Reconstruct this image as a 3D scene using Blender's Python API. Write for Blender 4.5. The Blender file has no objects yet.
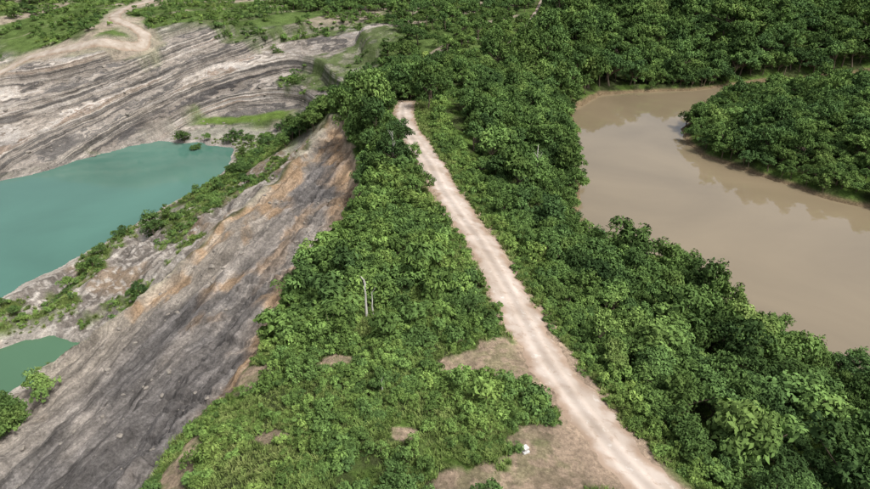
import bpy, math, random
import numpy as np
rng=np.random.default_rng(7); random.seed(7)
scene=bpy.context.scene
# ------------------------------------------------------------------ helpers
TAB=rng.random((256,256))
def vn(x,y,seed=0):
    x=np.asarray(x,float)+seed*17.31; y=np.asarray(y,float)+seed*9.77
    xi=np.floor(x).astype(np.int64); yi=np.floor(y).astype(np.int64)
    fx=x-xi; fy=y-yi; fx=fx*fx*(3-2*fx); fy=fy*fy*(3-2*fy)
    a=TAB[xi&255,yi&255]; b=TAB[(xi+1)&255,yi&255]; c=TAB[xi&255,(yi+1)&255]; d=TAB[(xi+1)&255,(yi+1)&255]
    return (a*(1-fx)+b*fx)*(1-fy)+(c*(1-fx)+d*fx)*fy
def fbm(x,y,o=4,seed=0):
    s=0;a=.5;t=0
    for i in range(o):
        s=s+a*vn(x,y,seed+i*3); t+=a; a*=.5
        x,y=(x*1.62-y*1.18),(x*1.18+y*1.62)
    return s/t
def sst(a,b,x):
    t=np.clip((x-a)/(b-a),0,1); return t*t*(3-2*t)
def sdf(px,py,poly):
    P=np.array(poly,float); n=len(P); d=np.full(px.shape,1e18); ins=np.zeros(px.shape,bool)
    for i in range(n):
        ax,ay=P[i]; bx,by=P[(i+1)%n]; ex,ey=bx-ax,by-ay; wx=px-ax; wy=py-ay
        t=np.clip((wx*ex+wy*ey)/(ex*ex+ey*ey+1e-12),0,1)
        d=np.minimum(d,(wx-ex*t)**2+(wy-ey*t)**2)
        c=((ay>py)!=(by>py)); 
        with np.errstate(divide='ignore',invalid='ignore'):
            xx=ax+(py-ay)*ex/(ey if ey!=0 else 1e-9)
        ins^=(c&(px<xx))
    d=np.sqrt(d); return np.where(ins,-d,d)
def pdist(px,py,line):
    P=np.array(line,float)[:,:2]; d=np.full(px.shape,1e18)
    for i in range(len(P)-1):
        ax,ay=P[i]; ex,ey=P[i+1]-P[i]; wx=px-ax; wy=py-ay
        t=np.clip((wx*ex+wy*ey)/(ex*ex+ey*ey),0,1); d=np.minimum(d,(wx-ex*t)**2+(wy-ey*t)**2)
    return np.sqrt(d)
def chaikin(pts,n=2):
    P=[tuple(map(float,p)) for p in pts]
    for _ in range(n):
        Q=[P[0]]
        for a,b in zip(P[:-1],P[1:]):
            Q.append(tuple(.75*i+.25*j for i,j in zip(a,b))); Q.append(tuple(.25*i+.75*j for i,j in zip(a,b)))
        Q.append(P[-1]); P=Q
    return P
# ------------------------------------------------------------------ survey of the site (metres)
ROAD=[(34,0,0),(28,14,0),(21.8,25.7,0),(18,32.6,0),(16.4,35.5,0),(14.7,40.2,0),(12.7,46.5,0),(10.9,54.3,0),(9.3,62.8,0),(8.1,70,0),(6.5,78.3,0),(2.9,91.5,0),(-0.6,108.7,0),(-4.4,124.7,0),(-7.9,140.6,0),(-8.4,157,0),(-6,168,0),(-2,179,0),(12,201,0),(26,225,0),(31,246,1),(39,266,2),(49,301,5),(62,359,5),(79,451,6)]
REDGE=[(-27,0),(-26,20),(-25.1,35),(-24.6,37.1),(-24.2,40.6),(-21.7,48.4),(-20.4,54.4),(-20.1,65),(-20.2,75.3),(-18.4,82.4),(-14.6,89.8),(-14.7,105.7),(-18.2,126.7),(-23.8,151),(-29.4,161)]
HOG=[(-95,20,-33),(-88,50,-34),(-80,70,-34),(-74,83,-34),(-72,88,-32),(-64,90,-28),(-60,93,-26),(-57,97,-24),(-51,105,-20),(-44.4,116,-16),(-39.4,124,-13),(-33.5,137,-9),(-29.2,160,-4)]
LAKE=[(-175,168),(-150,187),(-142,197),(-132,212),(-123,226),(-114,232),(-96,230),(-80,223),(-76,199),(-78,184),(-84,168),(-88,157),(-92,140),(-96,128),(-100,120),(-102,113),(-117,98),(-190,70),(-260,120)]
LAKE2=[(-130,80),(-106,90),(-90,97),(-88,99),(-82,101),(-76,99),(-71,97),(-73,93),(-76,89),(-77,86),(-74,82),(-79,79),(-92,73),(-125,60)]
POND=[(48,205),(45,185),(41,160),(36,136),(32,120),(28,107),(32,101),(38,96),(44,92),(46,83),(48,76),(52,70),(56,67),(59,63),(68,54),(95,30),(180,40),(170,100),(126,100),(109,108),(100,121),(93,126),(89,135),(81,146),(75,157),(76,169),(80,182),(88,194),(103,212),(126,226),(152,233),(183,240),(260,250),(260,268),(185,263),(158,257),(129,247),(106,236),(82,233),(65,228)]
HAUL=[(-260,225,-20),(-215,243,-14),(-189,257,-12),(-182,269,-10),(-155,264,-4),(-138,266,-1),(-127,272,2),(-138,283,3),(-153,292,5),(-164,324,6),(-162,356,8),(-150,420,10)]
ctrl=[]
ctrl+=ROAD
ctrl+=[(x,y,-3.0) for x,y in REDGE]
ctrl+=HOG
ctrl+=[(x,y,-34.8) for x,y in LAKE]+[(x,y,-34.8) for x,y in LAKE2]+[(x,y,-14.8) for x,y in POND]
ctrl+=[(-61,56,-29),(-38,46,-16),(-58,65,-27),(-43,59,-19),(-45,71,-20),(-39,77,-17),(-33,83,-13),(-28,100,-10),(-25,118,-7),(-56,76,-26),(-32,56,-12)]
W=[(-161,206,-30),(-176,232,-22),(-191,261,-12),(-213,298,-5),(-231,329,3),(-135,232,-22),(-142,251,-10),(-146,265,0),(-158,292,5),(-190,356,8),(-101,244,-33),(-104,256,-24),(-107,274,-10),(-111,290,3),(-142,378,6),(-76,245,-32),(-60,258,-20),(-64,288,-8),(-69,317,2),(-84,389,5),(-36,252,-6),(-30,281,2),(-6,235,-3),(-7,274,3),(8,334,5),(-223,218,-22),(-255,265,0)]
ctrl+=[(x,y,z) for x,y,z in W]
ctrl+=[(21,61,-5),(30,49,-6),(40,46,-9),(18,113,-5),(27,185,-3),(18,155,-4),(72,263,-8),(121,274,-10),(104,296,0),(144,281,2),(203,279,-8),(218,305,-2),(267,381,6),(207,353,8),(61,300,4),(26,240,0),(96,156,-10),(110,144,-9),(130,150,-9),(160,150,-9),(120,200,-9),(170,210,-9)]
ctrl+=[(-62,236,-33),(-42,176,-15),(-61,172,-25),(-66,150,-27),(-72,130,-28),(-77,118,-31),(-84,113,-33),(-93,107,-34),(-89,123,-34),(-70,108,-30),(-72,78,-33),(-64,63,-30),(-45,215,-24),(-30,205,-10),(-20,190,-3)]
ctrl+=[(40,0,-8),(60,20,-14),(-40,0,-12),(-60,20,-28),(0,-60,0),(100,-80,-12),(-120,-60,-34),(0,560,12),(-250,520,18),(250,560,14),(450,400,6),(400,250,-8),(-400,350,12),(-380,120,0),(-300,0,-5),(300,0,-10),(0,1200,40),(900,900,35),(-900,900,40),(1200,0,20),(-1200,0,30),(0,-1000,10),(0,3200,90),(2500,2300,80),(-2500,2300,90),(3200,0,60),(-3200,0,60),(0,-3200,60)]
CT=np.array(ctrl,float)
keep=[]
for i in range(len(CT)):
    if all(np.hypot(*(CT[i,:2]-CT[j,:2]))>1.0 for j in keep): keep.append(i)
CT=CT[keep]; N=len(CT)
A=np.hypot(CT[:,None,0]-CT[None,:,0],CT[:,None,1]-CT[None,:,1])
M=np.zeros((N+3,N+3)); M[:N,:N]=A-np.eye(N)*0.6; M[:N,N]=1; M[:N,N+1]=CT[:,0]; M[:N,N+2]=CT[:,1]; M[N:,:N]=M[:N,N:].T
CO=np.linalg.solve(M,np.concatenate([CT[:,2],[0,0,0]]))
RS=np.array(chaikin(ROAD,2)); HS=np.array(chaikin(HAUL,2))
ry,rx=np.array(REDGE)[:,1],np.array(REDGE)[:,0]
hy,hx=np.array(HOG)[:,1],np.array(HOG)[:,0]
def xroad(y): return np.interp(y,RS[:,1],RS[:,0])
def xred(y): return np.interp(y,ry,rx)
def xhog(y): return np.interp(y,hy,hx)
WALL=[(-330,190),(-175,168),(-150,187),(-142,197),(-132,212),(-123,226),(-114,232),(-96,232),(-76,242),(-55,240),(-40,232),(-25,240),(-15,262),(-18,290),(-40,312),(-68,312),(-105,298),(-135,283),(-140,268),(-190,272),(-240,330),(-330,330)]
def base_h(x,y):
    out=np.empty(x.shape)
    xf=x.ravel(); yf=y.ravel(); o=out.ravel()
    for s in range(0,len(xf),40000):
        a=xf[s:s+40000]; b=yf[s:s+40000]
        o[s:s+40000]=np.hypot(a[:,None]-CT[None,:,0],b[:,None]-CT[None,:,1])@CO[:N]+CO[N]+CO[N+1]*a+CO[N+2]*b
    return o.reshape(x.shape)
def fields(x,y):
    f={}
    z=base_h(x,y)
    wx=x+6*(fbm(x*.05,y*.05,3,5)-.5); wy=y+6*(fbm(x*.05,y*.05,3,6)-.5)
    dr=pdist(x,y,RS); dh=pdist(x,y,HS)
    dl=sdf(x+4*(fbm(x*.15,y*.15,3,1)-.5),y+6*(fbm(x*.15,y*.15,3,2)-.5),LAKE)
    dl2=sdf(x+3*(fbm(x*.2,y*.2,3,3)-.5),y+4*(fbm(x*.2,y*.2,3,4)-.5),LAKE2)
    dp=sdf(x+3*(fbm(x*.12,y*.12,3,7)-.5),y+3*(fbm(x*.12,y*.12,3,8)-.5),POND)
    wall=sst(4,-6,sdf(wx,wy,WALL))
    jag=3.0*(fbm(x*.18,y*.18,4,11)-.5)*2
    e=xred(y)+jag; de=e-x                       # >0 : left of the ridge edge
    h=xhog(y)+3.0*(fbm(x*.12,y*.12,4,12)-.5)
    onr=(y<161).astype(float)*sst(165,150,y)
    face=onr*sst(0,.8,de)*sst(-1,1.5,x-h)
    w=np.clip((x-h)/np.maximum(e-h,1),0,1)
    z=z-onr*2.2*sst(0,2.0,de)*sst(26,4,de)
    # gullies and slabs on the face, running down the dip
    q=x*.87-y*.49; al=x*.49+y*.87
    qd=q+2.5*(fbm(x*.07,y*.07,3,19)-.5)
    g=fbm(qd*.22,al*.035,4,20); g2=fbm(qd*.9,al*.12,3,23); g3=fbm(x*.45,y*.45,4,24)
    rill=np.abs(fbm(al*.55+.6*g3,q*.05,3,27)-.5)*2      # rills straight down the fall line
    z=z+face*((np.abs(g-.5)*2)*3.8-.8+(g2-.5)*1.1+(g3-.5)*1.4+(np.minimum(rill,.35)-.2)*2.4*sst(2,6,de)*sst(24,10,de))*sst(0,3,de)
    z=z+onr*(2.2*np.exp(-((x-h)/3.0)**2)*fbm(x*.2,y*.2,3,25)*1.6)
    out=onr*sst(0,3,h-x)
    z=z+out*((fbm(x*.16,y*.16,5,30)-.5)*5.5+(fbm(qd*.35,al*.03,3,31)-.5)*3.0)*sst(0,6,np.minimum(dl,dl2))
    # pit wall benches
    al2=x*.65+y*.76
    s=z-.227*al2+2.5*(fbm(x*.02,y*.02,2,40)-.5)
    st=6.6; k=s/st; fr=k-np.floor(k); sm=st*(np.floor(k)+sst(.42,.58,fr))
    br=.8+.2*sst(.35,.6,fbm(al2*.02,s*.1,2,44))
    z=z+wall*sst(2,8,dh)*br*(sm-s)
    z=z+wall*sst(2,8,dh)*((fbm(x*.25,y*.25,4,41)-.5)*1.3+(np.abs(fbm(x*.06,y*.06,3,43)-.5))*2.4-.5)
    far=sst(250,600,np.hypot(x,y))
    und=(fbm(x*.05,y*.05,4,50)-.5)*2.2*sst(3,14,dr)*(1-face)*(1-wall)*sst(2,8,dh)
    z=z+und*(1-out)+far*(fbm(x*.006,y*.006,4,51)-.5)*40*sst(6,30,dr)*sst(6,30,dh)
    z=z+(fbm(x*.9,y*.9,3,52)-.5)*.25*sst(2.6,4,dr)
    for d,l in ((dl,-35.),(dl2,-35.6),(dp,-15.)):
        sl=.45 if l>-20 else .28
        z=np.where(d>0,np.maximum(z,l+.12+sl*np.minimum(d,5)-1.2*np.maximum(d-5,0)),l-.15-.3*np.minimum(-d,12))
    f.update(z=z,dr=dr,dh=dh,dl=dl,dl2=dl2,dp=dp,wall=wall,face=face,w=w,de=de,out=out,onr=onr,x=x,y=y,q=qd,al=al)
    return f
def height(x,y): return fields(np.asarray(x,float),np.asarray(y,float))['z']
CLEAR=[(7,48,4.4,3.8),(3.5,46.5,2.8,1.8),(-10,48,2.6,1.2),(-20,49.5,3.0,2.4),(12.5,35,4.8,3.8),(8.0,31.8,5,3.0),(3,31.5,3,1.8),(-22.5,36,1.6,2.8),(14,58,1,3),(-15,38,1.6,1.0),(-3,37,1.4,1.0)]
def clearing(x,y):
    m=np.zeros(np.shape(x))
    n=fbm(x*.6,y*.6,4,60)
    for cx,cy,a,b in CLEAR:
        d=np.hypot((x-cx)/a,(y-cy)/b); m=np.maximum(m,sst(1.25,.75,d+(n-.5)*1.5))
    return m
def scrub(x,y): return fbm(x*.09,y*.09,4,80)+.09*sst(125,165,y)-.035-.045*sst(130,112,y)
# ------------------------------------------------------------------ materials
def newmat(name):
    m=bpy.data.materials.new(name); m.use_nodes=True; nt=m.node_tree; nt.nodes.clear()
    return m,nt
def nd(nt,t,**k):
    n=nt.nodes.new(t)
    for a,b in k.items(): setattr(n,a,b)
    return n
def ramp(nt,stops,interp='LINEAR'):
    r=nd(nt,'ShaderNodeValToRGB'); cr=r.color_ramp; cr.interpolation=interp
    while len(cr.elements)<len(stops): cr.elements.new(.5)
    for e,(p,c) in zip(cr.elements,stops): e.position=p; e.color=(*c,1) if len(c)==3 else c
    return r
def g(v): return (v,v,v)
mt,nt=newmat('ground_soil_rock'); L=nt.links.new
out=nd(nt,'ShaderNodeOutputMaterial'); bs=nd(nt,'ShaderNodeBsdfDiffuse'); bs.inputs['Roughness'].default_value=.6
L(bs.outputs[0],out.inputs[0])
geo=nd(nt,'ShaderNodeNewGeometry'); col=nd(nt,'ShaderNodeAttribute',attribute_name='Col'); msk=nd(nt,'ShaderNodeAttribute',attribute_name='Mask')
sep=nd(nt,'ShaderNodeSeparateColor'); L(msk.outputs['Color'],sep.inputs[0])
dist=nd(nt,'ShaderNodeTexNoise'); dist.inputs['Scale'].default_value=.02; dist.inputs['Detail'].default_value=2; L(geo.outputs['Position'],dist.inputs['Vector'])
dist2=nd(nt,'ShaderNodeTexNoise'); dist2.inputs['Scale'].default_value=.25; dist2.inputs['Detail'].default_value=5; L(geo.outputs['Position'],dist2.inputs['Vector'])
def dot(v):
    n=nd(nt,'ShaderNodeVectorMath',operation='DOT_PRODUCT'); L(geo.outputs['Position'],n.inputs[0]); n.inputs[1].default_value=v; return n.outputs['Value']
def math_(op,a,b):
    n=nd(nt,'ShaderNodeMath',operation=op)
    for i,v in enumerate((a,b)):
        if isinstance(v,(int,float)): n.inputs[i].default_value=v
        else: L(v,n.inputs[i])
    return n.outputs[0]
def comb(a,b,c):
    n=nd(nt,'ShaderNodeCombineXYZ')
    for i,v in enumerate((a,b,c)):
        if isinstance(v,(int,float)): n.inputs[i].default_value=v
        else: L(v,n.inputs[i])
    return n.outputs[0]
def mul(a,b,f=1.0,bt='MULTIPLY'):
    n=nd(nt,'ShaderNodeMix',data_type='RGBA',blend_type=bt)
    if isinstance(f,float): n.inputs['Factor'].default_value=f
    else: L(f,n.inputs['Factor'])
    L(a,n.inputs[6]); L(b,n.inputs[7]); return n.outputs[2]
# strata of the pit wall
s=dot((-.1475,-.1725,1)); s=math_('ADD',s,math_('ADD',math_('MULTIPLY',dist.outputs['Fac'],5.0),math_('MULTIPLY',dist2.outputs['Fac'],1.3))); al=dot((.65,.76,0))
n1=nd(nt,'ShaderNodeTexNoise'); n1.inputs['Scale'].default_value=1; n1.inputs['Detail'].default_value=6; n1.inputs['Roughness'].default_value=.66
L(comb(math_('MULTIPLY',s,.24),math_('MULTIPLY',al,.006),0),n1.inputs['Vector'])
r1=ramp(nt,[(.30,(.06,.056,.055)),(.385,(.10,.094,.09)),(.41,(.25,.22,.19)),(.455,(.35,.315,.275)),(.48,(.13,.122,.115)),(.505,(.14,.13,.12)),(.53,(.34,.30,.255)),(.57,(.46,.43,.395)),(.60,(.25,.19,.145)),(.64,(.41,.37,.32)),(.72,(.12,.115,.11))]); L(n1.outputs['Fac'],r1.inputs[0])
n1b=nd(nt,'ShaderNodeTexNoise'); n1b.inputs['Scale'].default_value=1; n1b.inputs['Detail'].default_value=4
L(comb(math_('MULTIPLY',s,1.1),math_('MULTIPLY',al,.03),3.0),n1b.inputs['Vector'])
r1b=ramp(nt,[(.35,g(.5)),(.5,g(1)),(.65,g(1.4))]); L(n1b.outputs['Fac'],r1b.inputs[0])
wallc=mul(r1.outputs[0],r1b.outputs[0],.75)
pn=nd(nt,'ShaderNodeTexNoise'); pn.inputs['Scale'].default_value=.28; pn.inputs['Detail'].default_value=9; pn.inputs['Roughness'].default_value=.7; L(geo.outputs['Position'],pn.inputs['Vector'])
pr=ramp(nt,[(.3,g(.5)),(.5,g(.95)),(.7,g(1.4))]); L(pn.outputs['Fac'],pr.inputs[0])
# streaks along the dip on the bare face
q=dot((.87,-.49,.1)); q=math_('ADD',q,math_('ADD',math_('MULTIPLY',dist.outputs['Fac'],8.0),math_('MULTIPLY',dist2.outputs['Fac'],1.8))); a2=dot((.49,.87,0))
n2=nd(nt,'ShaderNodeTexNoise'); n2.inputs['Scale'].default_value=1; n2.inputs['Detail'].default_value=8; n2.inputs['Roughness'].default_value=.74
L(comb(math_('MULTIPLY',q,.40),math_('MULTIPLY',a2,.035),0),n2.inputs['Vector'])
r2=ramp(nt,[(.28,g(.5)),(.44,g(.82)),(.52,g(1.08)),(.60,g(1.55)),(.66,g(.95)),(.75,g(1.3))]); L(n2.outputs['Fac'],r2.inputs[0])
c1=mul(col.outputs['Color'],r2.outputs[0],sep.outputs[1])
c2=mul(c1,wallc,sep.outputs[0],'MIX')
c3=mul(c2,pr.outputs[0],.9)
fn=nd(nt,'ShaderNodeTexNoise'); fn.inputs['Scale'].default_value=2.4; fn.inputs['Detail'].default_value=7; fn.inputs['Roughness'].default_value=.78; L(geo.outputs['Position'],fn.inputs['Vector'])
fr_=ramp(nt,[(.3,g(.5)),(.5,g(1.0)),(.68,g(1.6))]); L(fn.outputs['Fac'],fr_.inputs[0])
c4=mul(c3,fr_.outputs[0],.85)
L(c4,bs.inputs['Color'])
bp=nd(nt,'ShaderNodeBump'); bp.inputs['Strength'].default_value=.9; bp.inputs['Distance'].default_value=.6
hs=math_('ADD',math_('MULTIPLY',fn.outputs['Fac'],.6),math_('MULTIPLY',pn.outputs['Fac'],1.8)); hs=math_('ADD',hs,math_('MULTIPLY',math_('MULTIPLY',n2.outputs['Fac'],sep.outputs[1]),1.6)); hs=math_('ADD',hs,math_('MULTIPLY',math_('MULTIPLY',n1.outputs['Fac'],sep.outputs[0]),4.0))
L(hs,bp.inputs['Height']); L(bp.outputs[0],bs.inputs['Normal'])
# ------------------------------------------------------------------ terrain mesh
ang=np.concatenate([np.linspace(-52,52,760),np.linspace(52,308,70)[1:-1]])
ang=np.radians(ang); nc=len(ang)
rad=np.concatenate([np.geomspace(10,30,24)[:-1],np.geomspace(30,400,700)[:-1],np.geomspace(400,3600,60)]); nr=len(rad)
X=(rad[:,None]*np.sin(ang)[None,:]); Y=(rad[:,None]*np.cos(ang)[None,:])
F=fields(X,Y); Z=F['z']
def lerp(a,b,t): return a*(1-t[...,None])+b*t[...,None]
c_=lambda *v: np.array(v,float)
nA=fbm(X*.08,Y*.08,4,70); nB=fbm(X*.3,Y*.3,4,71); nC=fbm(X*1.2,Y*1.2,3,72); nD=fbm(X*.03,Y*.03,3,73)
soil=c_(.06,.075,.03); grass=c_(.10,.16,.038)
colr=np.zeros(X.shape+(3,))+soil
colr=lerp(colr,grass+0*colr,sst(.42,.62,nB))
opn=sst(-2,-10,X-np.interp(Y,RS[:,1],RS[:,0]))*sst(195,215,Y)
tmp=lerp(c_(.105,.155,.048)+0*colr,c_(.32,.275,.21)+0*colr,sst(.53,.59,fbm((X*.65+Y*.76)*.012,(X*.76-Y*.65)*.09,4,74)))
tmp=lerp(tmp,c_(.065,.10,.03)+0*colr,.85*sst(.46,.62,nA))
colr=lerp(colr,tmp,opn)
lk=np.minimum(F['dl'],F['dl2'])
outm=np.maximum(F['out'],sst(6,0,lk))
bandn=fbm(F['q']*.5,F['al']*.03,4,86)
rub=lerp(c_(.34,.31,.27)+0*colr,c_(.18,.16,.14)+0*colr,sst(.44,.54,bandn)); 
rub=lerp(rub,c_(.27,.20,.135)+0*colr,.7*sst(.52,.62,nA))
rub=lerp(rub,c_(.43,.40,.36)+0*colr,sst(.56,.68,nC))
gr=sst(.46,.54,scrub(X,Y))*sst(1,5,lk)
rub=lerp(rub,c_(.10,.135,.04)+0*colr,gr*(.5+.5*sst(.35,.5,nB)))
colr=lerp(colr,rub,outm)
w=F['w']; de=F['de']
fc=lerp(c_(.175,.163,.152)+0*colr,c_(.27,.245,.22)+0*colr,sst(.42,.6,nA))
fc=lerp(fc,c_(.31,.275,.23)+0*colr,.85*sst(.5,.12,w+.5*(nD-.5)))
fc=lerp(fc,c_(.35,.235,.135)+0*colr,.75*sst(.52,.62,fbm(X*.13+3,Y*.10,5,82))*sst(.9,.5,w)*sst(66,84,Y))
fc=lerp(fc,c_(.125,.118,.114)+0*colr,.85*sst(.25,.5,w)*sst(1.,.8,w)*sst(.38,.52,nD+.12*sst(115,70,Y)))
fc=lerp(fc,c_(.36,.25,.155)+0*colr,.9*sst(8.5,1.,de+9*(nB-.5)))
fc=lerp(fc,c_(.44,.36,.27)+0*colr,.8*sst(3.0,.5,de+3*(nC-.5)))
colr=lerp(colr,fc,F['face'])
colr=lerp(colr,c_(.39,.345,.285)+0*colr,F['onr']*.8*np.exp(-((X-xhog(Y))/4.0)**2)*sst(.38,.55,nB))
sh=sst(4.8,2.9,F['dr']+3.2*(nB-.5)+1.4*(nC-.5)); colr=lerp(colr,c_(.37,.285,.21)+0*colr,sh*(Y<160))
colr=lerp(colr,c_(.37,.285,.21)+0*colr,clearing(X,Y)*.95*(.7+.3*sst(.4,.6,nC)))
hsd=sst(9,4,F['dh']+4*(nB-.5)); colr=lerp(colr,c_(.36,.31,.25)+0*colr,hsd*.8)
colr=lerp(colr,c_(.22,.165,.10)+0*colr,sst(2.2,.4,F['dp']))
colr=lerp(colr,c_(.38,.35,.31)+0*colr,.6*sst(2.6,.3,lk))
wm=F['wall']*(1-hsd)
gw=sst(.555,.63,fbm(X*.025,Y*.04,4,85)+.14*sst(-85,-30,X)+.05*sst(-10,4,Z)-.03)
gw=np.clip(gw*(.55+.9*sst(.4,.6,nB)),0,1)
colr=lerp(colr,c_(.10,.14,.048)+0*colr,F['wall']*gw)
wm=wm*(1-.9*gw)
strip=sst(5,2,np.abs(Y-(247-.05*(X+80))))*sst(-112,-100,X)*sst(-55,-65,X)
colr=lerp(colr,c_(.12,.18,.045)+0*colr,strip); wm=wm*(1-strip)
bench=sst(243,240,Y)*sst(-125,-110,X)*sst(-60,-70,X)*sst(215,222,Y); wm=wm*(1-.8*bench); colr=lerp(colr,c_(.32,.295,.265)+0*colr,.8*bench)
mask=np.stack([wm,np.maximum(F['face'],.5*outm*(1-gr)),0*wm,1+0*wm],-1)
nv=nr*nc+1
co=np.empty((nv,3)); co[:-1,0]=X.ravel(); co[:-1,1]=Y.ravel(); co[:-1,2]=Z.ravel(); co[-1]=(0,0,height(np.array([0.]),np.array([0.]))[0])
i=np.arange(nr-1)[:,None]*nc; j=np.arange(nc)[None,:]; jn=(j+1)%nc
quads=np.stack([i+j,i+jn,i+nc+jn,i+nc+j],-1).reshape(-1,4)[:,::-1]
tris=np.stack([np.full(nc,nv-1),np.arange(nc),(np.arange(nc)+1)%nc],-1)[:,::-1]
def mk_mesh(name,co,quads,tris=None):
    me=bpy.data.meshes.new(name); me.vertices.add(len(co)); me.vertices.foreach_set('co',np.asarray(co,np.float32).ravel())
    nt_=0 if tris is None else len(tris); nq=len(quads)
    lv=np.concatenate([np.asarray(quads).ravel()]+([np.asarray(tris).ravel()] if nt_ else [])).astype(np.int32)
    me.loops.add(len(lv)); me.loops.foreach_set('vertex_index',lv)
    me.polygons.add(nq+nt_)
    ls=np.concatenate([np.arange(nq)*4,nq*4+np.arange(nt_)*3]).astype(np.int32)
    me.polygons.foreach_set('loop_start',ls)
    me.polygons.foreach_set('loop_total',np.concatenate([np.full(nq,4),np.full(nt_,3)]).astype(np.int32))
    me.update(calc_edges=True); me.validate(); return me
def link(name,me,loc=(0,0,0)):
    o=bpy.data.objects.new(name,me); o.location=loc; scene.collection.objects.link(o); return o
me=mk_mesh('terrain',co,quads,tris)
a=me.color_attributes.new('Col','FLOAT_COLOR','POINT'); cc=np.ones((nv,4),np.float32); cc[:-1,:3]=colr.reshape(-1,3); cc[-1,:3]=soil; a.data.foreach_set('color',cc.ravel())
a=me.color_attributes.new('Mask','FLOAT_COLOR','POINT'); cc=np.zeros((nv,4),np.float32); cc[:-1]=mask.reshape(-1,4); a.data.foreach_set('color',cc.ravel())
me.polygons.foreach_set('use_smooth',np.ones(len(me.polygons),bool)); me.materials.append(mt)
link('terrain',me)
# ------------------------------------------------------------------ water
def water(name,poly,z,base,rough,var,ior,bump):
    m,nt=newmat(name); L=nt.links.new
    o=nd(nt,'ShaderNodeOutputMaterial'); b=nd(nt,'ShaderNodeBsdfPrincipled'); L(b.outputs[0],o.inputs[0])
    b.inputs['Roughness'].default_value=rough; b.inputs['IOR'].default_value=ior
    ge=nd(nt,'ShaderNodeNewGeometry'); n=nd(nt,'ShaderNodeTexNoise'); n.inputs['Scale'].default_value=.02; n.inputs['Detail'].default_value=5; n.inputs['Distortion'].default_value=1.2; L(ge.outputs['Position'],n.inputs['Vector'])
    r=ramp(nt,[(.3,tuple(c*(1-var) for c in base)),(.7,tuple(c*(1+var) for c in base))]); L(n.outputs['Fac'],r.inputs[0]); L(r.outputs[0],b.inputs['Base Color'])
    w_=nd(nt,'ShaderNodeTexNoise'); w_.inputs['Scale'].default_value=1.1; w_.inputs['Detail'].default_value=5; L(ge.outputs['Position'],w_.inputs['Vector'])
    bu=nd(nt,'ShaderNodeBump'); bu.inputs['Strength'].default_value=bump; bu.inputs['Distance'].default_value=.1; L(w_.outputs['Fac'],bu.inputs['Height']); L(bu.outputs[0],b.inputs['Normal'])
    P=np.array(poly,float); n_=len(P); area=.5*sum(P[i,0]*P[(i+1)%n_,1]-P[(i+1)%n_,0]*P[i,1] for i in range(n_)); sg=1 if area>0 else -1
    Q=[]
    for i in range(n_):
        t=P[(i+1)%n_]-P[i-1]; t/=np.linalg.norm(t)+1e-9; nrm=np.array([t[1],-t[0]])*sg; Q.append(P[i]+nrm*3.5)
    if sg<0: Q=Q[::-1]
    me=bpy.data.meshes.new(name); me.from_pydata([(p[0],p[1],z) for p in Q],[],[list(range(n_))]); me.materials.append(m); me.update()
    return link(name,me)
water('pit_lake_water',LAKE,-35.,(.080,.182,.142),.08,.12,1.33,.10)
water('small_pit_lake_water',LAKE2,-35.6,(.085,.172,.10),.08,.1,1.33,.10)
water('muddy_pond_water',POND,-15.,(.235,.188,.120),.02,.14,1.75,.02)
# ------------------------------------------------------------------ roads (draped strips)
def roadmat(name,c1,c2,c3,tracks):
    m,nt=newmat(name); L=nt.links.new
    o=nd(nt,'ShaderNodeOutputMaterial'); b=nd(nt,'ShaderNodeBsdfDiffuse'); L(b.outputs[0],o.inputs[0])
    ge=nd(nt,'ShaderNodeNewGeometry'); n=nd(nt,'ShaderNodeTexNoise'); n.inputs['Scale'].default_value=.8; n.inputs['Detail'].default_value=10; n.inputs['Roughness'].default_value=.75; L(ge.outputs['Position'],n.inputs['Vector'])
    r=ramp(nt,[(.32,c2),(.46,c1),(.58,c1),(.66,c3)]); L(n.outputs['Fac'],r.inputs[0])
    n2=nd(nt,'ShaderNodeTexNoise'); n2.inputs['Scale'].default_value=.22; n2.inputs['Detail'].default_value=4; L(ge.outputs['Position'],n2.inputs['Vector'])
    at=nd(nt,'ShaderNodeAttribute',attribute_name='Col')
    mx=nd(nt,'ShaderNodeMix',data_type='RGBA',blend_type='MULTIPLY'); mx.inputs['Factor'].default_value=1; L(r.outputs[0],mx.inputs[6]); L(at.outputs['Color'],mx.inputs[7])
    r2=ramp(nt,[(.35,(.78,.75,.72)),(.65,(1.08,1.08,1.1))]); L(n2.outputs['Fac'],r2.inputs[0])
    mx2=nd(nt,'ShaderNodeMix',data_type='RGBA',blend_type='MULTIPLY'); mx2.inputs['Factor'].default_value=1; L(mx.outputs[2],mx2.inputs[6]); L(r2.outputs[0],mx2.inputs[7])
    L(mx2.outputs[2],b.inputs['Color'])
    bu=nd(nt,'ShaderNodeBump'); bu.inputs['Strength'].default_value=.7; bu.inputs['Distance'].default_value=.10; L(n.outputs['Fac'],bu.inputs['Height']); L(bu.outputs[0],b.inputs['Normal'])
    return m
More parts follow.
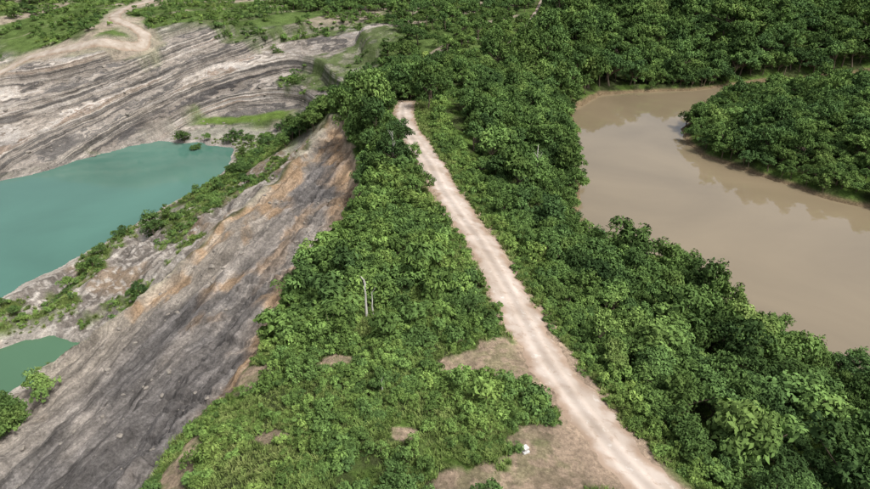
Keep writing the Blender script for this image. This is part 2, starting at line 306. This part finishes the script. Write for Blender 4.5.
def strip_road(name,line,hw,lift,mat,step,nx,tr):
    P=np.array(line); seg=np.hypot(*np.diff(P[:,:2],axis=0).T); cs=np.concatenate([[0],np.cumsum(seg)]); n=int(cs[-1]/step)
    t=np.linspace(0,cs[-1],n); cx=np.interp(t,cs,P[:,0]); cy=np.interp(t,cs,P[:,1])
    k=np.ones(9)/9
    if n>40:
        pad=lambda a:np.convolve(np.pad(a,4,mode='edge'),k,'valid'); cx=pad(cx); cy=pad(cy)
    tx=np.gradient(cx); ty=np.gradient(cy); l=np.hypot(tx,ty); nx_,ny_=ty/l,-tx/l
    u=np.linspace(-1,1,nx)
    L_=hw*(1+.44*(fbm(t*.25,t*0+3,4,90)-.5)*2+.30*(vn(t*1.6,t*0,93)-.5)); R_=hw*(1+.40*(fbm(t*.25,t*0+9,4,91)-.5)*2+.26*(vn(t*1.6,t*0+4,94)-.5))
    off=np.where(u[None,:]<0,u[None,:]*L_[:,None],u[None,:]*R_[:,None])
    Xr=cx[:,None]+nx_[:,None]*off; Yr=cy[:,None]+ny_[:,None]*off
    Zr=height(Xr,Yr)+lift*(1-np.abs(u[None,:])**8*.9)
    co=np.stack([Xr,Yr,Zr],-1).reshape(-1,3)
    i=np.arange(n-1)[:,None]*nx; j=np.arange(nx-1)[None,:]
    q=np.stack([i+j,i+j+1,i+nx+j+1,i+nx+j],-1).reshape(-1,4)
    me=mk_mesh(name,co,q); me.materials.append(mat)
    wob=(fbm(t*.05,t*0+1,3,95)-.5)*1.2
    d=off-wob[:,None]
    trk=np.maximum(np.exp(-((d-.85)/.30)**2),np.exp(-((d+.85)/.30)**2))*(.5+fbm(Xr*.5,Yr*.5,3,96))
    edge=sst(.5,1.0,np.abs(u)[None,:]+.7*(fbm(Xr*.8,Yr*.8,3,97)-.5))
    bright=1+tr*.16*trk-tr*.14*np.exp(-(d/.4)**2)
    C=np.ones(d.shape+(4,)); C[...,0]=bright*(1-.25*edge); C[...,1]=bright*(1-.34*edge); C[...,2]=bright*(1-.42*edge)
    a=me.color_attributes.new('Col','FLOAT_COLOR','POINT'); a.data.foreach_set('color',C.astype(np.float32).ravel())
    me.polygons.foreach_set('use_smooth',np.ones(len(me.polygons),bool))
    return link(name,me)
m1=roadmat('laterite_gravel',(.485,.42,.36),(.36,.285,.225),(.62,.58,.53),1)
cut=[p for p in RS if p[1]<159]; strip_road('dirt_road',cut,2.6,.05,m1,.3,25,1)
cut2=[p for p in RS if p[1]>=222]; strip_road('dirt_track',cut2,2.3,.3,m1,.8,9,0)
m2=roadmat('haul_gravel',(.42,.37,.31),(.33,.27,.21),(.50,.46,.41),0)
strip_road('haul_road',HS,2.7,.3,m2,1.0,9,0)
# ------------------------------------------------------------------ foliage prototypes
def leafmat(name,stops):
    m,nt=newmat(name); L=nt.links.new
    o=nd(nt,'ShaderNodeOutputMaterial'); b=nd(nt,'ShaderNodeBsdfDiffuse')
    oi=nd(nt,'ShaderNodeObjectInfo'); r=ramp(nt,stops); 
    at=nd(nt,'ShaderNodeAttribute',attribute_name='leaf')
    sp=nd(nt,'ShaderNodeSeparateColor'); L(at.outputs['Color'],sp.inputs[0])
    def mth(op,a,b_):
        n=nd(nt,'ShaderNodeMath',operation=op)
        for i,v in enumerate((a,b_)):
            if isinstance(v,(int,float)): n.inputs[i].default_value=v
            else: L(v,n.inputs[i])
        return n.outputs[0]
    ge=nd(nt,'ShaderNodeNewGeometry'); n=nd(nt,'ShaderNodeTexNoise'); n.inputs['Scale'].default_value=.07; n.inputs['Detail'].default_value=2; L(ge.outputs['Position'],n.inputs['Vector'])
    mr=nd(nt,'ShaderNodeMapRange'); mr.inputs['From Min'].default_value=.35; mr.inputs['From Max'].default_value=.65; mr.inputs['To Max'].default_value=.42; L(n.outputs['Fac'],mr.inputs['Value'])
    fac=mth('ADD',mth('ADD',mth('MULTIPLY',oi.outputs['Random'],.42),mth('MULTIPLY',sp.outputs[1],.16)),mr.outputs[0]); L(fac,r.inputs[0])
    h=mth('FRACT',mth('MULTIPLY',oi.outputs['Random'],37.7),0.0); br=mth('ADD',mth('MULTIPLY',h,.70),.64)
    v=mth('MULTIPLY',sp.outputs[0],br)
    cb=nd(nt,'ShaderNodeCombineColor')
    for k in range(3): L(v,cb.inputs[k])
    mx=nd(nt,'ShaderNodeMix',data_type='RGBA',blend_type='MULTIPLY'); mx.inputs['Factor'].default_value=1; L(r.outputs[0],mx.inputs[6]); L(cb.outputs[0],mx.inputs[7])
    L(mx.outputs[2],b.inputs['Color']); L(b.outputs[0],o.inputs[0])
    return m
GREENS=[(0,(.056,.105,.042)),(.3,(.086,.152,.050)),(.6,(.124,.205,.058)),(.85,(.172,.255,.072)),(1,(.235,.29,.10))]
LM=leafmat('tree_leaves',[(p,tuple(.95*v for v in c)) for p,c in GREENS]); SM=leafmat('shrub_leaves',[(p,(c[0]*1.2,c[1]*1.16,c[2]*1.08)) for p,c in GREENS])
GM=leafmat('grass_blades',[(0,(.13,.195,.055)),(.5,(.17,.24,.068)),(1,(.24,.27,.10))])
def barkmat(name,c,sc=3):
    m,nt=newmat(name); L=nt.links.new
    o=nd(nt,'ShaderNodeOutputMaterial'); b=nd(nt,'ShaderNodeBsdfDiffuse'); L(b.outputs[0],o.inputs[0])
    n=nd(nt,'ShaderNodeTexNoise'); n.inputs['Scale'].default_value=sc; n.inputs['Detail'].default_value=5
    r=ramp(nt,[(.35,tuple(x*.6 for x in c)),(.65,c)]); L(n.outputs['Fac'],r.inputs[0]); L(r.outputs[0],b.inputs['Color']); return m
BARK=barkmat('bark',(.20,.16,.12)); PALE=barkmat('weathered_wood',(.66,.63,.58)); ROCK=barkmat('rock',(.32,.29,.25))
def leaves(cent,crad,nper,size,asp,rg,upb=.5,full=.25):
    nC=len(cent); n=nC*nper; ci=np.repeat(np.arange(nC),nper)
    d=rg.normal(size=(n,3)); d/=np.linalg.norm(d,axis=1)[:,None]; d[:,2]=np.where(d[:,2]<-full,-d[:,2],d[:,2])
    p=cent[ci]+d*crad[ci][:,None]*(rg.random(n)**.35)[:,None]*np.array([1,1,.8])
    nrm=d*.8+np.array([0,0,upb])+rg.normal(size=(n,3))*.38; nrm/=np.linalg.norm(nrm,axis=1)[:,None]
    t=np.cross(nrm,rg.normal(size=(n,3))); t/=np.linalg.norm(t,axis=1)[:,None]; b=np.cross(nrm,t)
    sz=size*(.6+.8*rg.random(n))[:,None]
    droop=np.array([0,0,-.25])*sz
    v=np.stack([p-t*sz*.5,p+b*sz*asp*.5+nrm*sz*.06,p+t*sz*.5+droop,p-b*sz*asp*.5+nrm*sz*.06],1).reshape(-1,3)
    cb=.75+.5*rg.random(nC); lf=.75+.5*rg.random(n); ch=rg.random(nC)
    c=np.stack([cb[ci]*lf,np.clip(ch[ci]*.7+.3*rg.random(n),0,1),0*lf,1+0*lf],-1)
    return v,np.repeat(c,4,axis=0)
def tube(p0,p1,r0,r1,k=6):
    p0=np.array(p0,float);p1=np.array(p1,float);d=p1-p0;d/=np.linalg.norm(d);a=np.cross(d,[.3,.9,.1]);a/=np.linalg.norm(a);b=np.cross(d,a)
    th=np.linspace(0,2*np.pi,k,endpoint=False); ring=np.cos(th)[:,None]*a+np.sin(th)[:,None]*b
    v=np.concatenate([p0+ring*r0,p1+ring*r1]); i=np.arange(k); f=np.stack([i,(i+1)%k,k+(i+1)%k,k+i],-1); return v,f
def crown(name,seed,nclump=55,nper=60,leaf=.12,flat=.8,trunk=True,mat=LM,lobes=3,asp=.55,cr=(.2,.34)):
    rg=np.random.default_rng(seed)
    lc=rg.normal(size=(lobes,3))*np.array([.36,.36,.22]); lr=.58+.25*rg.random(lobes)
    li=rg.integers(0,lobes,nclump); d=rg.normal(size=(nclump,3)); d/=np.linalg.norm(d,axis=1)[:,None]; d[:,2]=np.where(d[:,2]<-.3,-d[:,2],d[:,2])
    cent=lc[li]+d*(lr[li]*(.62+.38*rg.random(nclump)))[:,None]*np.array([1,1,flat]); cz=.95 if trunk else .38
    cent[:,2]+=cz; 
    if not trunk: cent[:,2]=np.maximum(cent[:,2],.1)
    crad=cr[0]+(cr[1]-cr[0])*rg.random(nclump)
    v,c=leaves(cent,crad,nper,leaf,asp,rg)
    vs=[v];fs=[np.arange(len(v)).reshape(-1,4)];cs=[c];mi=[np.zeros(len(v)//4,int)];n=len(v)
    segs=[]
    if trunk:
        top=np.array([rg.normal()*.08,rg.normal()*.08,.75]); segs.append(((0,0,-.6),top,.075,.045))
        for k in range(7):
            tgt=cent[rg.integers(0,nclump)]; segs.append((top*(.75+.25*rg.random()),tgt,.032,.010))
    else:
        for k in range(5): segs.append(((0,0,-.2),cent[rg.integers(0,nclump)],.02,.008))
    for s_ in segs:
        tv,tf=tube(*s_); vs.append(tv); fs.append(tf+n); n+=len(tv); cs.append(np.ones((len(tv),4))); mi.append(np.ones(len(tf),int))
    me=mk_mesh(name,np.concatenate(vs),np.concatenate(fs)); me.materials.append(mat); me.materials.append(BARK)
    me.polygons.foreach_set('material_index',np.concatenate(mi).astype(np.int32))
    a=me.color_attributes.new('leaf','FLOAT_COLOR','POINT'); a.data.foreach_set('color',np.concatenate(cs).astype(np.float32).ravel()); me.update(); return me
def tuft(name,seed,n=90,h=.7,wd=.05,spread=.55):
    rg=np.random.default_rng(seed); b=np.stack([rg.normal(size=n)*spread*.5,rg.normal(size=n)*spread*.5,np.full(n,-.05)],-1)
    a=rg.random(n)*2*np.pi; dirs=np.stack([np.cos(a),np.sin(a),0*a],-1); sd=np.stack([-np.sin(a),np.cos(a),0*a],-1)
    hh=h*(.5+.7*rg.random(n))[:,None]; lean=(.25+.6*rg.random(n))[:,None]
    mid=b+np.array([0,0,1])*hh*.7+dirs*hh*lean*.35; tip=b+np.array([0,0,1])*hh*.9+dirs*hh*lean
    v=np.stack([b-sd*wd,b+sd*wd,mid+sd*wd*.8,mid-sd*wd*.8,tip+sd*wd*.15,tip-sd*wd*.15],1).reshape(-1,3)
    i=np.arange(n)*6; q=np.concatenate([np.stack([i,i+1,i+2,i+3],-1),np.stack([i+3,i+2,i+4,i+5],-1)])
    me=mk_mesh(name,v,q); me.materials.append(GM); c=np.repeat(np.stack([.75+.5*rg.random(n),rg.random(n),0*a,1+0*a],-1),6,axis=0)
    at=me.color_attributes.new('leaf','FLOAT_COLOR','POINT'); at.data.foreach_set('color',c.astype(np.float32).ravel()); me.update(); return me
import bmesh
def rock(name,seed):
    rg=np.random.default_rng(seed); bm=bmesh.new(); bmesh.ops.create_icosphere(bm,subdivisions=2,radius=1)
    pl=rg.normal(size=(9,3)); pl/=np.linalg.norm(pl,axis=1)[:,None]; of=.55+.3*rg.random(9)
    for v in bm.verts:
        p=np.array(v.co)
        for n_,o_ in zip(pl,of):
            d=p@n_-o_
            if d>0: p=p-n_*d
        v.co=p*np.array([1.2,.9,.6])
    me=bpy.data.meshes.new(name); bm.to_mesh(me); bm.free(); me.materials.append(ROCK); return me
def coll(name,meshes):
    c=bpy.data.collections.new(name)
    for k,m in enumerate(meshes):
        o=bpy.data.objects.new('%s_%02d'%(name,k),m); c.objects.link(o)
    return c
trees=[crown('tree_crown_%d'%k,100+k,nclump=40+6*(k%4),nper=36,leaf=.155,flat=[.75,.95,.65,1.1,.8,.9,.7][k],lobes=[3,4,2,3,5,4,6][k]) for k in range(7)]
shrubs=[crown('shrub_%d'%k,200+k,nclump=22,nper=28,leaf=[.2,.17,.27,.19,.32][k],flat=.7,trunk=False,mat=SM,lobes=3,asp=[.55,.65,.5,.55,.45][k],cr=(.22,.4)) for k in range(5)]
tufts=[tuft('tuft_%d'%k,300+k,n=[50,60,40][k],wd=.05) for k in range(3)]
rocks=[rock('rock_%d'%k,400+k) for k in range(4)]
CT_=coll('tree_kinds',trees); CS_=coll('shrub_kinds',shrubs); CG_=coll('tuft_kinds',tufts); CR_=coll('rock_kinds',rocks)
def mass(name,col,x,y,z,sc,nk,sz=None):
    n=len(x); me=bpy.data.meshes.new(name); me.vertices.add(n); me.vertices.foreach_set('co',np.stack([x,y,z],-1).astype(np.float32).ravel())
    rot=np.stack([rng.normal(size=n)*.1,rng.normal(size=n)*.1,rng.random(n)*6.283],-1)
    if sz is None: sz=.75+.65*rng.random(n)
    scl=np.stack([sc*(.85+.3*rng.random(n)),sc*(.85+.3*rng.random(n)),sc*sz],-1)
    a=me.attributes.new('rot','FLOAT_VECTOR','POINT'); a.data.foreach_set('vector',rot.astype(np.float32).ravel())
    a=me.attributes.new('scl','FLOAT_VECTOR','POINT'); a.data.foreach_set('vector',scl.astype(np.float32).ravel())
    a=me.attributes.new('idx','INT','POINT'); a.data.foreach_set('value',rng.integers(0,nk,n).astype(np.int32))
    o=link(name,me)
    ng=bpy.data.node_groups.new(name+'_scatter','GeometryNodeTree'); ng.interface.new_socket('Geometry',in_out='INPUT',socket_type='NodeSocketGeometry'); ng.interface.new_socket('Geometry',in_out='OUTPUT',socket_type='NodeSocketGeometry')
    gi=ng.nodes.new('NodeGroupInput'); go=ng.nodes.new('NodeGroupOutput'); ip=ng.nodes.new('GeometryNodeInstanceOnPoints'); ci=ng.nodes.new('GeometryNodeCollectionInfo')
    ci.inputs['Collection'].default_value=col; ci.inputs['Separate Children'].default_value=True; ci.inputs['Reset Children'].default_value=True
    def na(nm,dt):
        q=ng.nodes.new('GeometryNodeInputNamedAttribute'); q.data_type=dt; q.inputs['Name'].default_value=nm; return q.outputs['Attribute']
    ng.links.new(gi.outputs[0],ip.inputs['Points']); ng.links.new(ci.outputs[0],ip.inputs['Instance']); ip.inputs['Pick Instance'].default_value=True
    ng.links.new(na('idx','INT'),ip.inputs['Instance Index']); ng.links.new(na('rot','FLOAT_VECTOR'),ip.inputs['Rotation']); ng.links.new(na('scl','FLOAT_VECTOR'),ip.inputs['Scale'])
    ng.links.new(ip.outputs[0],go.inputs[0]); md=o.modifiers.new('scatter','NODES'); md.node_group=ng; return o
def grid(x0,x1,y0,y1,sp):
    xs=np.arange(x0,x1,sp); ys=np.arange(y0,y1,sp*.87); gx,gy=np.meshgrid(xs,ys); gx=gx+(np.arange(len(ys))%2)[:,None]*sp*.5
    gx=gx+(rng.random(gx.shape)-.5)*sp*.8; gy=gy+(rng.random(gx.shape)-.5)*sp*.8; return gx.ravel(),gy.ravel()
TX=[];TY=[];TZ=[];TS=[]
def addt(x,y,f,m,s): TX.append(x[m]);TY.append(y[m]);TZ.append(f['z'][m]);TS.append(s[m] if np.ndim(s) else np.full(m.sum(),s))
x,y=grid(10,190,16,250,3.15); k=(x-xroad(y)>7.5)&(np.abs(x)<.90*y+20)&((y<205)|(x>85)); x,y=x[k],y[k]; f=fields(x,y)
n=fbm(x*.07,y*.07,3,110); s_=(1.25+2.3*n**1.3*rng.random(len(x))**.6+.25*rng.random(len(x)))*(.72+.28*sst(7,16,x-xroad(y)))
s_=s_*np.where(y>140,1.25,1.0)
addt(x,y,f,(f['dp']>1.2)&(y<248),s_)
x,y=grid(10,190,30,235,9); k=(x-xroad(y)>13)&(np.abs(x)<.90*y+20); x,y=x[k],y[k]; f=fields(x,y)
addt(x,y,f,(f['dp']>3.5)&(rng.random(len(x))<.6),2.9+1.5*rng.random(len(x)))
x,y=grid(-30,450,200,470,5.8); k=(x-xroad(y)>4)&(x<.88*y+12); x,y=x[k],y[k]; f=fields(x,y)
addt(x,y,f,(f['dp']>2.2)&((x<85)|(y>240)),3.2+3.0*rng.random(len(x))**1.5)
x,y=grid(-45,12,92,215,2.8); f=fields(x,y); dx=xroad(y)-x
k=(dx>3.4)&(f['de']<-.6)&(y<161)&(fbm(x*.12,y*.12,2,115)+.25*sst(112,130,y)>.55)
k2=(y>=159)&(x>-44)&(f['dl']>25)&((x<xroad(y)+8))
addt(x,y,f,k|k2,1.3+1.6*rng.random(len(x)))
x,y=grid(-330,60,225,480,7.5); f=fields(x,y); d=fbm(x*.02,y*.02,3,118)
k=(x<xroad(y)-5)&(d>.55)&(f['wall']<.15)&(f['dh']>7)&(rng.random(len(x))<.6)
addt(x,y,f,k,1.4+1.8*rng.random(len(x)))
k=(x<xroad(y)-5)&(y>335)&(f['dh']>7)&(d+.1*sst(-110,-60,x)>.47)
addt(x,y,f,k,2.5+2.2*rng.random(len(x)))
k=(x<xroad(y)-5)&(x>-25)&(y>235)&(rng.random(len(x))<.5)
addt(x,y,f,k,1.6+2.2*rng.random(len(x)))
x,y=grid(-100,-30,95,235,3.2); f=fields(x,y); d=scrub(x,y)
k=(x<xhog(y)-4)&(d>.56)&(np.minimum(f['dl'],f['dl2'])>5)&(rng.random(len(x))<.35)&((x<-29)|(y<160))
addt(x,y,f,k,.8+1.1*rng.random(len(x)))
x,y=grid(-100,-60,40,82,2.6); f=fields(x,y); k=(x<-62-.25*(y-60))&(f['dl2']>1.5)&(x<-67)&(y<76)
addt(x,y,f,k,1.5+1.2*rng.random(len(x)))
mass('jungle_trees',CT_,np.concatenate(TX),np.concatenate(TY),np.concatenate(TZ)-.1,np.concatenate(TS),7)
TX=[];TY=[];TZ=[];TS=[]
x,y=grid(0,60,16,175,1.2); dx=x-xroad(y); k=(dx>2.6)&(dx<10); x,y=x[k],y[k]; f=fields(x,y); dx=x-xroad(y)
addt(x,y,f,(f['dr']+2.2*(fbm(x*.4,y*.4,3,120)-.5)>3.3),(.5+.7*rng.random(len(x)))*(.65+.55*sst(3,8,dx)))
x,y=grid(-30,12,20,172,1.25); k=(xroad(y)-x>2.6); x,y=x[k],y[k]; f=fields(x,y); d=fbm(x*.16,y*.16,4,121); dr=f['dr']+2.4*(fbm(x*.4,y*.4,3,122)-.5)
cl=clearing(x,y); dens=d+.2*sst(46,54,y)
bush=np.exp(-(((x-7)/5.0)**2+((y-41)/3.2)**2))+.35*np.exp(-(((x+4)/8)**2+((y-42)/5)**2))
tk=np.hypot((x+7.7)/2.0,(y-54.6)/2.4)>1
k=(dr>3.3)&(f['de']<-.2)&(cl<.25)&((dens+bush>.50))&tk
addt(x,y,f,k,(.45+.85*d*rng.random(len(x))*2)*(.75+.35*sst(48,60,y)+.45*np.minimum(bush,1))*(.6+.4*sst(3,6,dr)))
nn=fbm(x*.15,y*.15,3,126); k3=(rng.random(len(x))<.19)&(dr>5)&(f['de']<-1.5)&(cl<.1)&(y>50)&(nn>.42)&(np.hypot(x+7.7,y-54.2)>3.4)
addt(x,y,f,k3,1.3+1.3*rng.random(len(x)))
x,y=grid(-27,14,24,58,.8); k=(xroad(y)-x>2.6); x,y=x[k],y[k]; f=fields(x,y); cl=clearing(x,y); gq=fbm(x*.22,y*.22,4,129)
addt(x,y,f,(f['dr']+2.4*(fbm(x*.4,y*.4,3,122)-.5)>3.3)&(f['de']<-.2)&(cl<.2)&(gq>.50),.28+.35*rng.random(len(x)))
x,y=grid(-110,-25,84,236,2.0); f=fields(x,y); d=scrub(x,y)
k=(x<xhog(y)-2)&(d>.49)&(np.minimum(f['dl'],f['dl2'])>2.5)&(rng.random(len(x))<.6)
addt(x,y,f,k,.4+.7*rng.random(len(x)))
x,y=grid(-280,60,190,420,3.4); f=fields(x,y); gw=fbm(x*.025,y*.04,4,85)+.14*sst(-85,-30,x)+.05*sst(-10,4,f['z'])-.03; d=fbm(x*.05,y*.05,3,124)
k=(x<xroad(y)-3)&(f['dh']>5)&(f['dl']>14)&(((f['wall']<.3)&(d>.47))|((f['wall']>=.3)&(gw>.58)&(d>.42)))&(rng.random(len(x))<.6)
addt(x,y,f,k,.8+1.3*rng.random(len(x)))
mass('roadside_shrubs',CS_,np.concatenate(TX),np.concatenate(TY),np.concatenate(TZ)-.05,np.concatenate(TS),5)
TX=[];TY=[];TZ=[];TS=[]
x,y=grid(-30,30,20,62,.55); dr0=pdist(x,y,RS); k=(dr0>2.3)&(dr0<40)&(x>xred(y)-3)&(x<xroad(y)+6); x,y=x[k],y[k]; f=fields(x,y); cl=clearing(x,y)
gn=fbm(x*.25,y*.25,3,128)
k=(f['dr']+2.6*(fbm(x*.5,y*.5,3,123)-.5)>3.1+.5*rng.random(len(x)))&(f['de']<0)&(cl+.6*rng.random(len(x))<.6)&(gn+.25*rng.random(len(x))>.42)
addt(x,y,f,k,(.28+.45*rng.random(len(x)))*(.6+.8*gn))
x,y=grid(-30,30,62,172,.9); dr0=pdist(x,y,RS); k=(dr0>2.6)&(dr0<8); x,y=x[k],y[k]; f=fields(x,y); addt(x,y,f,f['dr']>2.8,.5+.5*rng.random(len(x)))
x,y=grid(-110,-28,84,236,1.6); f=fields(x,y); d=scrub(x,y)
k=(x<xhog(y)-1)&(d>.465)&(np.minimum(f['dl'],f['dl2'])>1.5)&(rng.random(len(x))<.8); addt(x,y,f,k,.5+.6*rng.random(len(x)))
mass('grass',CG_,np.concatenate(TX),np.concatenate(TY),np.concatenate(TZ),np.concatenate(TS),3)
TX=[];TY=[];TZ=[];TS=[]
x,y=grid(-100,-14,40,160,1.5); f=fields(x,y); rn=fbm(x*.12,y*.12,3,130)
k=((f['face']>.5)&(rn+.12*sst(.35,.1,f['w'])>.54)&(rng.random(len(x))<.35))|((f['out']>.5)&(np.minimum(f['dl'],f['dl2'])>-.5)&(rng.random(len(x))<.25))
addt(x,y,f,k,.10+.45*rng.random(len(x))**4)
x,y=grid(-200,-50,170,262,3.0); f=fields(x,y); k=(f['wall']>.5)&(f['dl']>0)&(rng.random(len(x))<.25); addt(x,y,f,k,.3+.9*rng.random(len(x))**4)
mass('rocks',CR_,np.concatenate(TX),np.concatenate(TY),np.concatenate(TZ),np.concatenate(TS),4)
def hz(x,y): return float(height(np.array([x],float),np.array([y],float))[0])
for (x,y,s,k,sz) in [(-12.5,124,3.8,1,1.5),(-17,131,3.6,3,1.6),(-11.5,115,2.6,0,1.2),(-21,140,3.8,5,1.5),(-15,146,4.2,3,1.5),(-19,154,4.2,1,1.4),(-2,152,3.4,5,1.4),(-1,161,3.8,3,1.5),(-8,164,3.6,1,1.4),(-34,157,3.0,1,1.0),(-76,139,3.4,3,1.0),(-73,134,2.4,0,.9),(44,81,3.3,3,1.4),(51,72,2.4,1,1.2),(-70,78,2.6,4,1.2),(-74,72,3.0,1,1.2)]:
    o=link('broadleaf_tree',trees[k],(x,y,hz(x,y)-.1)); o.scale=(s,s,s*sz); o.rotation_euler=(0,0,x*1.7)
def bare(name,x,y,h,r,seed,nb):
    rg=np.random.default_rng(seed); vs=[];fs=[];n=0
    pts=[np.array([0,0,-.4])]
    for i_ in range(1,6): pts.append(np.array([rg.normal()*.012*h*i_/5,rg.normal()*.012*h*i_/5,h*i_/5]))
    segs=[(pts[i_],pts[i_+1],r*(1-.14*i_),r*(1-.14*(i_+1))) for i_ in range(5)]
    for b_ in range(nb):
        i_=rg.integers(2,5); a_=rg.random()*6.28; l=h*(.1+.14*rg.random()); p=pts[i_]+(pts[i_+1]-pts[i_])*rg.random(); e_=p+np.array([math.cos(a_)*l*.5,math.sin(a_)*l*.5,l*.8]); segs.append((p,e_,r*.35,r*.18)); segs.append((e_,e_+np.array([math.cos(a_+1)*l*.3,math.sin(a_+1)*l*.3,l*.4]),r*.18,r*.06))
    for s_ in segs:
        tv,tf=tube(*s_,k=8); vs.append(tv); fs.append(tf+n); n+=len(tv)
    me=mk_mesh(name,np.concatenate(vs),np.concatenate(fs)); me.materials.append(PALE); return link(name,me,(x,y,hz(x,y)))
bare('dead_tree',-8,56,5.2,.19,1,3); bare('dead_tree',-8.3,110,7.5,.16,2,3); bare('dead_tree',22,118,9.5,.18,3,5); bare('dead_tree',-5,42,1.6,.07,4,2); bare('dead_tree',-7.3,56.3,3.2,.12,6,1)
bm=bmesh.new()
def boxm(cx,cy,cz,sx,sy,sz_,bev):
    r=bmesh.ops.create_cube(bm,size=1); vs=r['verts']
    for v in vs: v.co.x=v.co.x*sx+cx; v.co.y=v.co.y*sy+cy; v.co.z=v.co.z*sz_+cz
    ed=list({e for v in vs for e in v.link_edges}); bmesh.ops.bevel(bm,geom=ed,offset=bev,segments=2,affect='EDGES')
boxm(0,0,.02,.62,.62,.24,.03); boxm(0,0,.28,.42,.42,.32,.04); boxm(0,0,.47,.48,.48,.07,.02)
me=bpy.data.meshes.new('concrete_marker'); bm.to_mesh(me); bm.free(); me.materials.append(barkmat('white_painted_concrete',(.78,.77,.74)))
o=link('concrete_marker',me,(7.6,35.1,hz(7.6,35.1))); o.rotation_euler=(.03,.05,.5)
el=math.radians(58); az=math.radians(125)
w_=bpy.data.worlds.new('World'); scene.world=w_; w_.use_nodes=True; nt=w_.node_tree; nt.nodes.clear()
sk=nt.nodes.new('ShaderNodeTexSky'); sk.sky_type='NISHITA'; sk.sun_disc=False; sk.sun_elevation=el; sk.sun_rotation=az; sk.dust_density=6.0; sk.air_density=1.0
hsv=nt.nodes.new('ShaderNodeHueSaturation'); hsv.inputs['Saturation'].default_value=.5
bg=nt.nodes.new('ShaderNodeBackground'); bg.inputs[1].default_value=.15; wo=nt.nodes.new('ShaderNodeOutputWorld'); nt.links.new(sk.outputs[0],hsv.inputs['Color']); nt.links.new(hsv.outputs[0],bg.inputs[0]); nt.links.new(bg.outputs[0],wo.inputs[0])
sl=bpy.data.lights.new('sun','SUN'); sl.energy=2.8; sl.angle=math.radians(6); sl.color=(1,.97,.93); so=bpy.data.objects.new('sun',sl); scene.collection.objects.link(so)
from mathutils import Vector
dv=Vector((math.sin(az)*math.cos(el),math.cos(az)*math.cos(el),math.sin(el))); so.rotation_euler=dv.to_track_quat('Z','Y').to_euler(); so.location=dv*200
scene.view_settings.view_transform='Standard'; scene.view_settings.look='None'; scene.view_settings.exposure=0
cam=bpy.data.cameras.new('camera'); cam.lens=24.0; cam.sensor_width=36; cam.clip_end=6000; cam.clip_start=.5
cob=bpy.data.objects.new('camera',cam); scene.collection.objects.link(cob); cob.location=(0,0,40); cob.rotation_euler=(math.radians(62),0,0); scene.camera=cob
